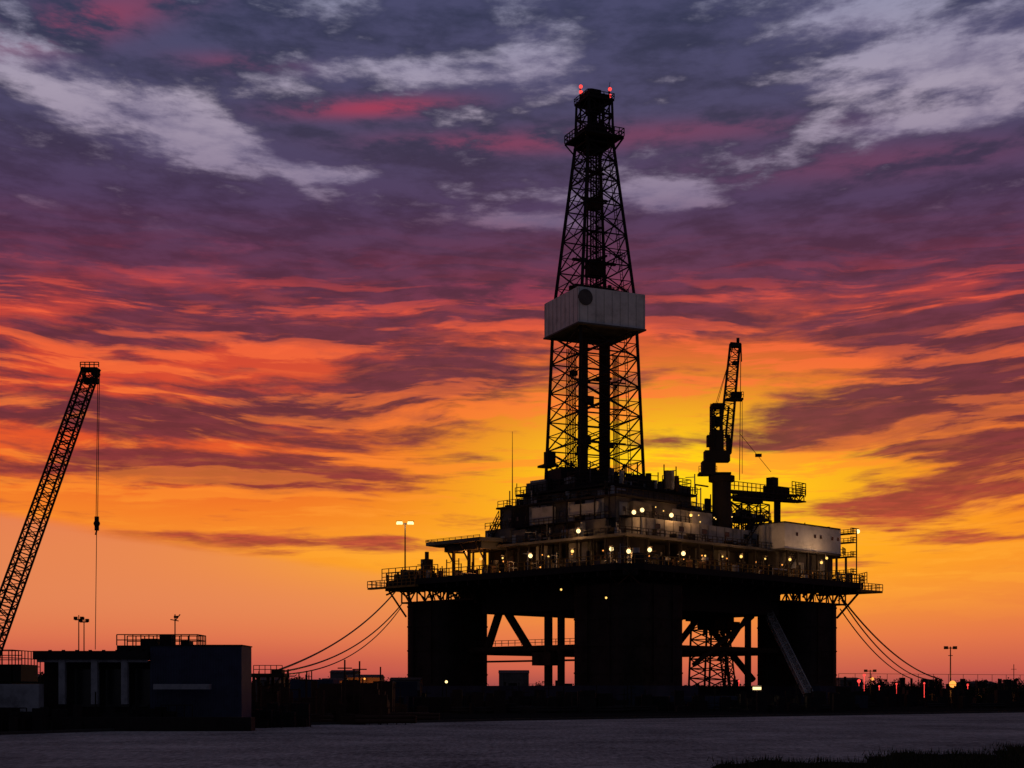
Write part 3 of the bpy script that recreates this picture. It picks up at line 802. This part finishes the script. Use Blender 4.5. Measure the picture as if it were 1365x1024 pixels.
# ------------------------------------------------------------------ left building
bx = empty("industrial_building", (-27, 150, 0))
W = B(); Wd = B(); Ww = B()
def bxX(px): return (px-682.5)*145/F
def bz(py): return EYE+(918-py)*145/F
XR = bxX(322)
W.box(bxX(200), XR, 145, 150.5, 0, bz(861))
n_r = 34
for i in range(n_r):
    x = bxX(200)+.1+i*(XR-bxX(200)-.2)/n_r; W.box(x, x+.12, 144.95, 144.995, 1.2, bz(863))
W.make("clad_hall", M_blue, bx)
Wd.box(bxX(198), XR+.08, 144.85, 150.6, bz(861)+.003, bz(859.5))
Wd.box(bxX(48), bxX(199), 144, 150.6, bz(879), bz(868))
Wd.box(bxX(48), bxX(199), 147.5, 150.5, 0, bz(880))
Wd.box(bxX(152), bxX(262), 146, 150, bz(868)+.003, bz(860))
Wd.rail([(bxX(152), 146, bz(860)), (bxX(260), 146, bz(860)), (bxX(260), 150, bz(860))], 1.05, .75, .05)
Wd.rail([(bxX(152), 150, bz(860)), (bxX(260), 150, bz(860))], 1.05, .9, .05)
Wd.box(bxX(178), bxX(200), 148, 149.5, bz(860), bz(850)); Wd.box(bxX(30), bxX(345), 140.6, 143, 0, 1.3)
Wd.box(bxX(206), bxX(222), 147, 149, bz(860), bz(845)); Wd.box(bxX(236), bxX(246), 147, 149, bz(860), bz(853))
xw = bxX(224); Wd.cyl(xw, 148, bz(860), bz(817), .06, 6); Wd.beam((xw-.45, 148, bz(824)), (xw+.35, 148, bz(826)), .05); Wd.box(xw-.1, xw+.3, 147.9, 148.1, bz(822), bz(819)); Wd.beam((xw, 148, bz(826)), (xw+.5, 148, bz(817)), .05)
for px in range(60, 200, 18): Wd.box(bxX(px), bxX(px)+.3, 146, 146.2, bz(868), bz(866))
Wd.make("roof_and_frame", M_steel, bx)
for px in (85, 128, 168): Ww.box(bxX(px)-.3, bxX(px)+.3, 144.3, 144.9, 2.5, bz(879)-.003)
Ww.box(bxX(52), bxX(198), 144.4, 144.8, bz(883), bz(879.3))
Ww.box(bxX(210), bxX(284), 143.2, 144.2, bz(919), bz(912)); Ww.box(bxX(0)-8, bxX(62), 142.6, 144.2, 1.2, bz(912))
Ww.make("pillars_and_white_panels", M_bwhite, bx)
bG = B()
for a, c in ((90, 124), (132, 164), (172, 196)): bG.box(bxX(a), bxX(c), 147.4, 147.49, 2.2, bz(892))
bG.make("windows", M_glass, bx)
r = random.Random(9)
b = B()
for i in range(140):
    x = r.uniform(-52, -23); y = r.uniform(137+max(0, (x+44))*1.2*.8, 143.5+max(0, x+34)); w = r.uniform(.4, 2.4); h = r.uniform(.4, 2.6)
    k = r.random()
    if k < .5: b.box(x, x+w, y, y+w, 0, h)
    elif k < .7: b.cyl(x, y, 0, h, .4, 10)
    elif k < .85: b.beam((x, y, 0), (x, y, h*1.5), .06)
    else: b.rail([(x, y, 0), (x+3, y, 0)], h, .8, .05)
b.make("yard_equipment", M_steel)

# ------------------------------------------------------------------ lattice crane (left)
cr = empty("crawler_crane", S(-60, 918, 175)); YC = 172
b = B()
foot = S(-17, 878, YC); tip = S(121, 494, YC)
b.truss(foot, tip, 1.9, 1.9, 44, .11, .055, up=Vector((0, 1, 0)), w2=1.5, h2=1.5)
b.box(tip.x-1.0, tip.x+.9, YC-.7, YC+.7, tip.z-.1, tip.z+.25)
b.box(tip.x-.7, tip.x+.9, YC-.5, YC+.5, tip.z-1.5, tip.z-.9)
b.rail([(tip.x-1.0, YC-.7, tip.z+.25), (tip.x+1.1, YC-.7, tip.z+.25)], .55, .5, .05)
b.beam((tip.x-.2, YC, tip.z-1.2), (tip.x+1.1, YC, tip.z+.1), .12); b.beam((tip.x-.9, YC, tip.z-1), (tip.x-.9, YC, tip.z+.2), .1)
for dz in (-.45, .45): b.beam((tip.x+.55, YC+dz-.1, tip.z-.35), (tip.x+.55, YC+dz+.1, tip.z-.35), .42, 14)
b.make("boom", M_steel, cr)
b = B()
h0 = S(131.5, 495, YC); h1 = S(129, 690, YC); h2 = S(127, 866, YC)
b.beam(h0+Vector((-.08, 0, 0)), h1+Vector((-.08, 0, 0)), .035); b.beam(h0+Vector((.1, 0, 0)), h1+Vector((.1, 0, 0)), .035); b.beam(h1, h2, .035)
b.make("hoist_ropes", M_cable, cr)
b = B()
c = S(129, 698, YC); b.ball(c, .38, 12); b.box(c.x-.22, c.x+.22, YC-.15, YC+.15, c.z-.8, c.z+.8); b.beam(c-Vector((0, 0, .8)), c-Vector((.15, 0, 1.3)), .08)
b.make("hook_block", M_steel, cr)
b = B()
fx = foot.x
b.box(fx-9.5, fx+.8, YC-2, YC+2, 5.6, 9.2); b.box(fx-.6, fx+1.6, YC-3.6, YC-2.1, 5.4, 8.2); b.box(fx-11.5, fx-9.4, YC-2.4, YC+2.4, 5.2, 8.6)
b.beam((fx-3, YC, 9), (fx-9, YC, foot.z+7), .2); b.beam((fx-8, YC, 9), (fx-9, YC, foot.z+7), .2)
b.box(fx-9, fx+4.5, YC-5, YC+5, 4.1, 4.6); b.cyl(fx-3, YC, 4.6, 5.6, 1.6, 16)
for yy in (-3.6, 2.4): b.box(fx-8, fx+1, YC+yy, YC+yy+1.2, 2.9, 4.1)
b.rail([(fx-9, YC-5, 4.6+.2), (fx+4.5, YC-5, 4.8), (fx+4.5, YC+5, 4.8)], 3.5, 1.1, .05, mid=4)
for x in (-8, -4, 0, 4): b.cyl(fx+x, YC-4.4, 0, 4.1, .3, 8); b.cyl(fx+x, YC+4.4, 0, 4.1, .3, 8)
b.box(fx-9, fx+4.4, YC-4.8, YC+4.8, 2.2, 2.9)
b.box(fx+1.2, fx+5.5, YC-5, YC+1, 4.8, 6.7); b.rail([(fx+.5, YC-5, 6.7), (fx+5.6, YC-5, 6.7)], 1.5, .7, .05, mid=3)
b.make("carbody_and_gantry", M_steel, cr)

for i, px in enumerate((105, 112)):
    e = empty("lighting_mast", (S(px, 918, 190).x, 190, 0))
    b = B(); x = e.location.x
    z1 = S(px, 820+i*3, 190).z
    b.cyl(x, 190, 0, z1, .1, 6, .06); b.beam((x-.5, 190, z1-.6), (x+.5, 190, z1-.6), .07); b.box(x-.6, x-.2, 189.8, 190.2, z1-.6, z1-.2); b.box(x+.2, x+.6, 189.8, 190.2, z1-.6, z1-.2)
    b.make("pole_and_floodlights", M_steel, e)

# ------------------------------------------------------------------ yard buildings / containers / clutter between
def shed(name, px0, px1, ytop, Yd, m, roof=.6, depth=8):
    x0 = S(px0, 0, Yd).x; x1 = S(px1, 0, Yd).x; z = S(0, ytop, Yd).z
    e = empty(name, ((x0+x1)/2, Yd+depth/2, 0)); b = B()
    b._add([(x0, Yd, 0), (x1, Yd, 0), (x1, Yd+depth, 0), (x0, Yd+depth, 0), (x0, Yd, z-roof), (x1, Yd, z-roof), (x1, Yd+depth, z-roof), (x0, Yd+depth, z-roof)],
           [(0, 1, 5, 4), (1, 2, 6, 5), (2, 3, 7, 6), (3, 0, 4, 7)])
    b.make("walls", m, e)
    b = B(); b._add([(x0-.2, Yd-.2, z-roof+.003), (x1+.2, Yd-.2, z-roof+.003), (x1+.2, Yd+depth+.2, z-roof+.003), (x0-.2, Yd+depth+.2, z-roof+.003), (x0-.2, Yd+depth/2, z), (x1+.2, Yd+depth/2, z)],
                    [(0, 1, 5, 4), (2, 3, 4, 5), (1, 2, 5), (3, 0, 4), (0, 3, 2, 1)])
    b.make("roof", M_steel, e)
    b = B()
    for i in range(max(1, int((x1-x0)/2.2))): b.box(x0+.6+i*2.2, x0+1.6+i*2.2, Yd-.05, Yd+.03, 1.4, 2.5)
    b.make("windows", M_glass, e)
    return e
M_ochre = mat("ochre_wall", (.16, .075, .035), .8)
shed("site_shed", 462, 506, 899, 235, M_ochre, .5)
shed("site_shed", 428, 458, 904, 225, M_ochre, .4)
shed("site_shed", 394, 424, 910, 228, M_dgrey, .4)
shed("site_shed", 440, 474, 893, 290, M_dgrey, .5)
shed("site_shed", 520, 560, 903, 300, M_dgrey, .5)
shed("site_shed", 500, 522, 908, 240, M_rust, .4)
shed("warehouse", 1120, 1150, 903, 520, M_dgrey, .8, 20)
shed("warehouse", 20, 70, 899, 480, M_steel, .8, 20)
shed("warehouse", 665, 705, 893, 560, M_dgrey, 1.2, 20)
shed("warehouse", 1290, 1330, 908, 640, M_dgrey, 1, 20)
shed("warehouse", 340, 372, 902, 420, M_dgrey, 1, 20)

mb = empty("mooring_winch_frame", (S(358, 0, 205).x, 206, 0))
b = B()
x0 = S(340, 0, 205).x; x1 = S(378, 0, 205).x; z = S(0, 898, 205).z
for x in (x0, (x0+x1)/2, x1):
    for y in (204, 208): b.beam((x, y, 0), (x, y, z), .2)
b.box(x0-.3, x1+.3, 203.6, 208.4, z-.5, z); b.box(x1-1.6, x1-.2, 204.5, 207.5, z, z+.55); b.rail([(x0, 203.8, z), (x1, 203.8, z)], 1.1, .8, .05)
b.beam((x0, 204, 0), (x1, 204, z), .1); b.beam((x1, 204, 0), (x0, 204, z), .1)
b.box(x0, x1, 203, 209, 0, 2.2)
b.make("frame", M_rust, mb)
mb = empty("mooring_winch_frame", (S(1235, 0, 415).x, 416, 0))
b = B()
for px in (1215, 1248, 1254):
    x = S(px, 0, 415).x; b.beam((x, 415, 0), (x, 415, 6.7), .3); b.box(x-1, x+1, 414, 417, 0, 3.5)
b.box(S(1210, 0, 415).x, S(1258, 0, 415).x, 418, 421, 0, 4.4)
b.make("frame", M_steel, mb)

def container(name, x, y, rot, m, z=0):
    e = empty(name, (x, y, z)); cR, sR = math.cos(rot), math.sin(rot)
    b = B(lambda p: Vector((x+p[0]*cR-p[1]*sR, y+p[0]*sR+p[1]*cR, z+p[2])))
    b.box(-3, 3, -1.2, 1.2, .1, 2.6)
    for i in range(20): b.box(-2.9+i*.3, -2.78+i*.3, -1.25, -1.2, .25, 2.45)
    for sx in (-3, 2.88): b.box(sx, sx+.12, -1.27, -1.15, 0, 2.6)
    b.make("corrugated_body", m, e)
r = random.Random(21)
mats_c = [M_blue, M_steel, M_rust, M_hull]
for (px, Yd, z) in [(520, 255, 0), (546, 262, 0), (532, 258, 2.6), (575, 250, 0), (700, 270, 0), (735, 272, 0), (640, 266, 0), (870, 268, 0), (905, 270, 0), (1135, 300, 0), (960, 282, 0), (412, 196, 0), (448, 200, 0), (420, 198, 2.6)]:
    container("shipping_container", S(px, 0, Yd).x, Yd, r.uniform(-.25, .25), r.choice(mats_c), z)
def field(name, pxa, pxb, ya, yb, n, hmax, m, seed):
    r = random.Random(seed); b = B()
    for i in range(n):
        Yd = r.uniform(ya, yb); x = S(r.uniform(pxa, pxb), 0, Yd).x; h = hmax*r.uniform(.2, 1)**1.3; k = r.random()
        if k < .4: b.box(x, x+r.uniform(.6, 3), Yd, Yd+r.uniform(.6, 2.5), 0, h*.8)
        elif k < .55: b.cyl(x, Yd, 0, h*.8, r.uniform(.3, .9), 10)
        elif k < .75:
            b.beam((x, Yd, 0), (x, Yd, h*1.15), .09)
            if r.random() < .5: b.beam((x-.8, Yd, h), (x+.8, Yd, h), .07)
        elif k < .88: b.rail([(x, Yd, 0), (x+4, Yd, 0)], h*.7, 1, .06)
        else:
            l = r.uniform(3, 8)
            for j in range(4): b.beam((x, Yd+j*.5, .4+.4*(j % 2)), (x+l, Yd+j*.5, .4+.4*(j % 2)), .25, 8)
    b.make(name, m)
field("yard_machinery", 340, 510, 165, 235, 230, 6.4, M_rust, 1)
field("yard_machinery", 505, 780, 240, 285, 170, 4.8, M_steel, 2)
field("yard_machinery", 780, 1120, 250, 300, 170, 4.6, M_steel, 3)
field("yard_machinery", 1100, 1380, 300, 420, 140, 5.4, M_steel, 4)
field("yard_machinery", -40, 345, 180, 300, 90, 5.0, M_steel, 5)
field("distant_harbour_equipment", 340, 560, 330, 420, 80, 8.0, M_steel, 8)
field("distant_harbour_equipment", 640, 1010, 400, 480, 80, 8.5, M_steel, 6)
field("distant_harbour_equipment", 1120, 1400, 430, 560, 70, 10, M_steel, 7)

b = B()
Yf = 340
b.rail([(S(1118, 0, Yf).x, Yf, 0), (S(1500, 0, Yf).x, Yf+40, 0)], 7.4, 5, .05, mid=3)
b.make("perimeter_fence", M_steel)

def pole_lamp(px, ytop, Yd, col=None, py=None, en=0, dbl=True):
    x = S(px, 0, Yd).x; z = S(0, ytop, Yd).z
    e = empty("street_lamp", (x, Yd, 0)); b = B()
    b.cyl(x, Yd, 0, z, .22, 8, .14); w = .003*Yd/2
    b.beam((x-w*2, Yd, z-.4), (x+w*2, Yd, z-.4), .12)
    for sx in (-1, 1): b.box(x+sx*w*2-.5, x+sx*w*2+.5, Yd-.3, Yd+.3, z-.7, z+.1)
    b.beam((x-w, Yd, z-2.4), (x+w, Yd, z-2.4), .1)
    b.make("pole", M_steel, e)
    if col:
        b = B(); c = S(px+3, py, Yd-1); b.ball(c, .95 if en > 1500 else .5); b.beam(c, (x, Yd, c.z), .12); b.make("lamp", col, e)
        plight("lamp_glow", c+Vector((0, -1.5, 0)), en, (1, .4, .08), e)
pole_lamp(1267, 862, 400, E_orange, 912, 3000)
pole_lamp(1160, 893, 480, E_orange, 905, 600)
b = B(); 
for (px, py, Yd, rr) in [(1145, 908, 425, .5), (1152, 900, 425, .4), (1290, 913, 400, .3), (1232, 911, 400, .25), (1195, 912, 400, .3), (1172, 915, 400, .25), (648, 908, 395, .22), (985, 908, 395, .25)]:
    c = S(px, py, Yd); b.ball(c, rr); b.beam((c.x, c.y, 0), c, .06)
b.make("distant_lights", E_red)
e = empty("work_light", S(1009, 918, 288)); b = B(); c = Vector(e.location)
b.beam((c.x, c.y+.3, 0), (c.x, c.y+.3, c.z+.4), .1); b.box(c.x-.9, c.x+.9, c.y, c.y+.3, c.z-.4, c.z+.6); b.make("stand", M_steel, e)
b = B(); b.box(c.x-.8, c.x+.8, c.y-.15, c.y-.01, c.z-.2, c.z+.3); b.make("lamp", E_warm, e); plight("lamp_glow", c+Vector((0, -.8, 0)), 300, (1, .8, .45), e)
e = empty("work_light", S(595, 909, 262)); b = B(); c = Vector(e.location)
b.beam((c.x, c.y+.3, 0), (c.x, c.y+.3, c.z+.3), .1); b.make("stand", M_steel, e)
b = B(); b.ball(c, .25); b.make("lamp", E_warm, e)
for px, py, Yd in ((486, 905, 233), (447, 910, 223), (402, 917, 226), (508, 914, 238)):
    e = empty("work_light", S(px, py, Yd)); b = B(); c = Vector(e.location); b.ball(c, .16); b.make("lamp", E_orange, e)
    b = B(); b.beam((c.x, c.y+.35, 0), (c.x, c.y+.35, c.z+.2), .06); b.make("stand", M_steel, e)
    plight("lamp_glow", c+Vector((0, -.8, 0)), 300, (1, .4, .1), e)

# ------------------------------------------------------------------ vegetation
leaf = mat("foliage_dark", (.02, .024, .012), .9, .5, .3, 0, .05)
def foliage(name, items, seed, parent=None):
    r = random.Random(seed); b = B()
    for (x, y, h, w) in items:
        b.cyl(x, y, 0, h*.6, .02*h+.06, 6, .03)
        for k in range(4):
            an = r.uniform(0, 6.3); b.beam((x, y, h*.35), (x+math.cos(an)*w*.6, y+math.sin(an)*w*.6, h*.75), .05)
        cl = [(Vector((x+r.gauss(0, w*.4), y+r.gauss(0, w*.4), h*r.uniform(.35, .92))), w*r.uniform(.2, .45)) for _ in range(9)]
        for c, rad in cl:
            for _ in range(26):
                d = Vector((r.gauss(0, 1), r.gauss(0, 1), r.gauss(0, .8))).normalized()*rad*r.uniform(.4, 1.1)
                p = c+d; s_ = h*.05*r.uniform(.6, 1.6)
                a = Vector((r.uniform(-1, 1), r.uniform(-1, 1), r.uniform(-1, 1))).normalized()*s_
                q = Vector((r.uniform(-1, 1), r.uniform(-1, 1), r.uniform(-1, 1))).normalized()*s_
                b._add([p, p+a, p+a+q, p+q], [(0, 1, 2, 3)])
    return b.make(name, leaf, parent)
r = random.Random(3); items = []
for i in range(150):
    px = r.uniform(330, 560); Yd = r.uniform(520, 700); items.append((S(px, 0, Yd).x, Yd, r.uniform(5, 8.6), r.uniform(2, 4)))
for i in range(150):
    px = r.uniform(1110, 1420); Yd = r.uniform(560, 760); items.append((S(px, 0, Yd).x, Yd, r.uniform(4, 8.5), r.uniform(2.5, 5)))
for i in range(70):
    px = r.uniform(-60, 60); Yd = r.uniform(420, 600); items.append((S(px, 0, Yd).x, Yd, r.uniform(6, 9.5), r.uniform(2.5, 4)))
for i in range(60):
    px = r.uniform(560, 1100); Yd = r.uniform(620, 800); items.append((S(px, 0, Yd).x, Yd, r.uniform(4, 7), r.uniform(2.5, 5)))
foliage("distant_trees", items, 5)
foliage("bush", [(S(px, 0, 330).x, 330+(px % 7), h, 3.0) for px, h in ((1300, 4.6), (1318, 5.6), (1332, 5.0), (1350, 4.4), (1368, 4.8), (1345, 4))], 6)
foliage("bush", [(S(px, 0, 250).x, 250+(px % 5), h, 2.0) for px, h in ((395, 5.2), (408, 5.6), (420, 5.0), (385, 4.4))], 8)

r = random.Random(12); vs = []; fs = []
cnt = 0
while cnt < 26000:
    x = r.uniform(10, 62); y = r.uniform(60, 122)
    ye = 79+(x-13)*.95+3*math.sin(x*.6)+1.5*math.sin(x*1.9)
    if y > ye+r.gauss(0, 1.5): continue
    cnt += 1
    h = r.uniform(.12, .5); w = .035; a = r.uniform(0, 6.3); dx = math.cos(a)*w; dy = math.sin(a)*w; o = len(vs)
    lx = r.gauss(0, .12); ly = r.gauss(0, .12)
    vs += [(x-dx, y-dy, .02), (x+dx, y+dy, .02), (x+lx, y+ly, h)]; fs.append((o, o+1, o+2))
me = bpy.data.meshes.new("grass"); me.from_pydata(vs, [], fs); me.materials.append(mat("dry_grass_dark", (.03, .032, .016), .9, .5, .3, 0, .05))
o = bpy.data.objects.new("grass", me); scene.collection.objects.link(o)
pts = [(10, 60), (62, 60), (62, 125)]+[(x, 79+(x-13)*.95+3*math.sin(x*.6)+1.5*math.sin(x*1.9)) for x in range(61, 9, -1)]
sheet("soil_verge", pts, .02, gm)
print("faces", sum(len(m.polygons) for m in bpy.data.meshes))
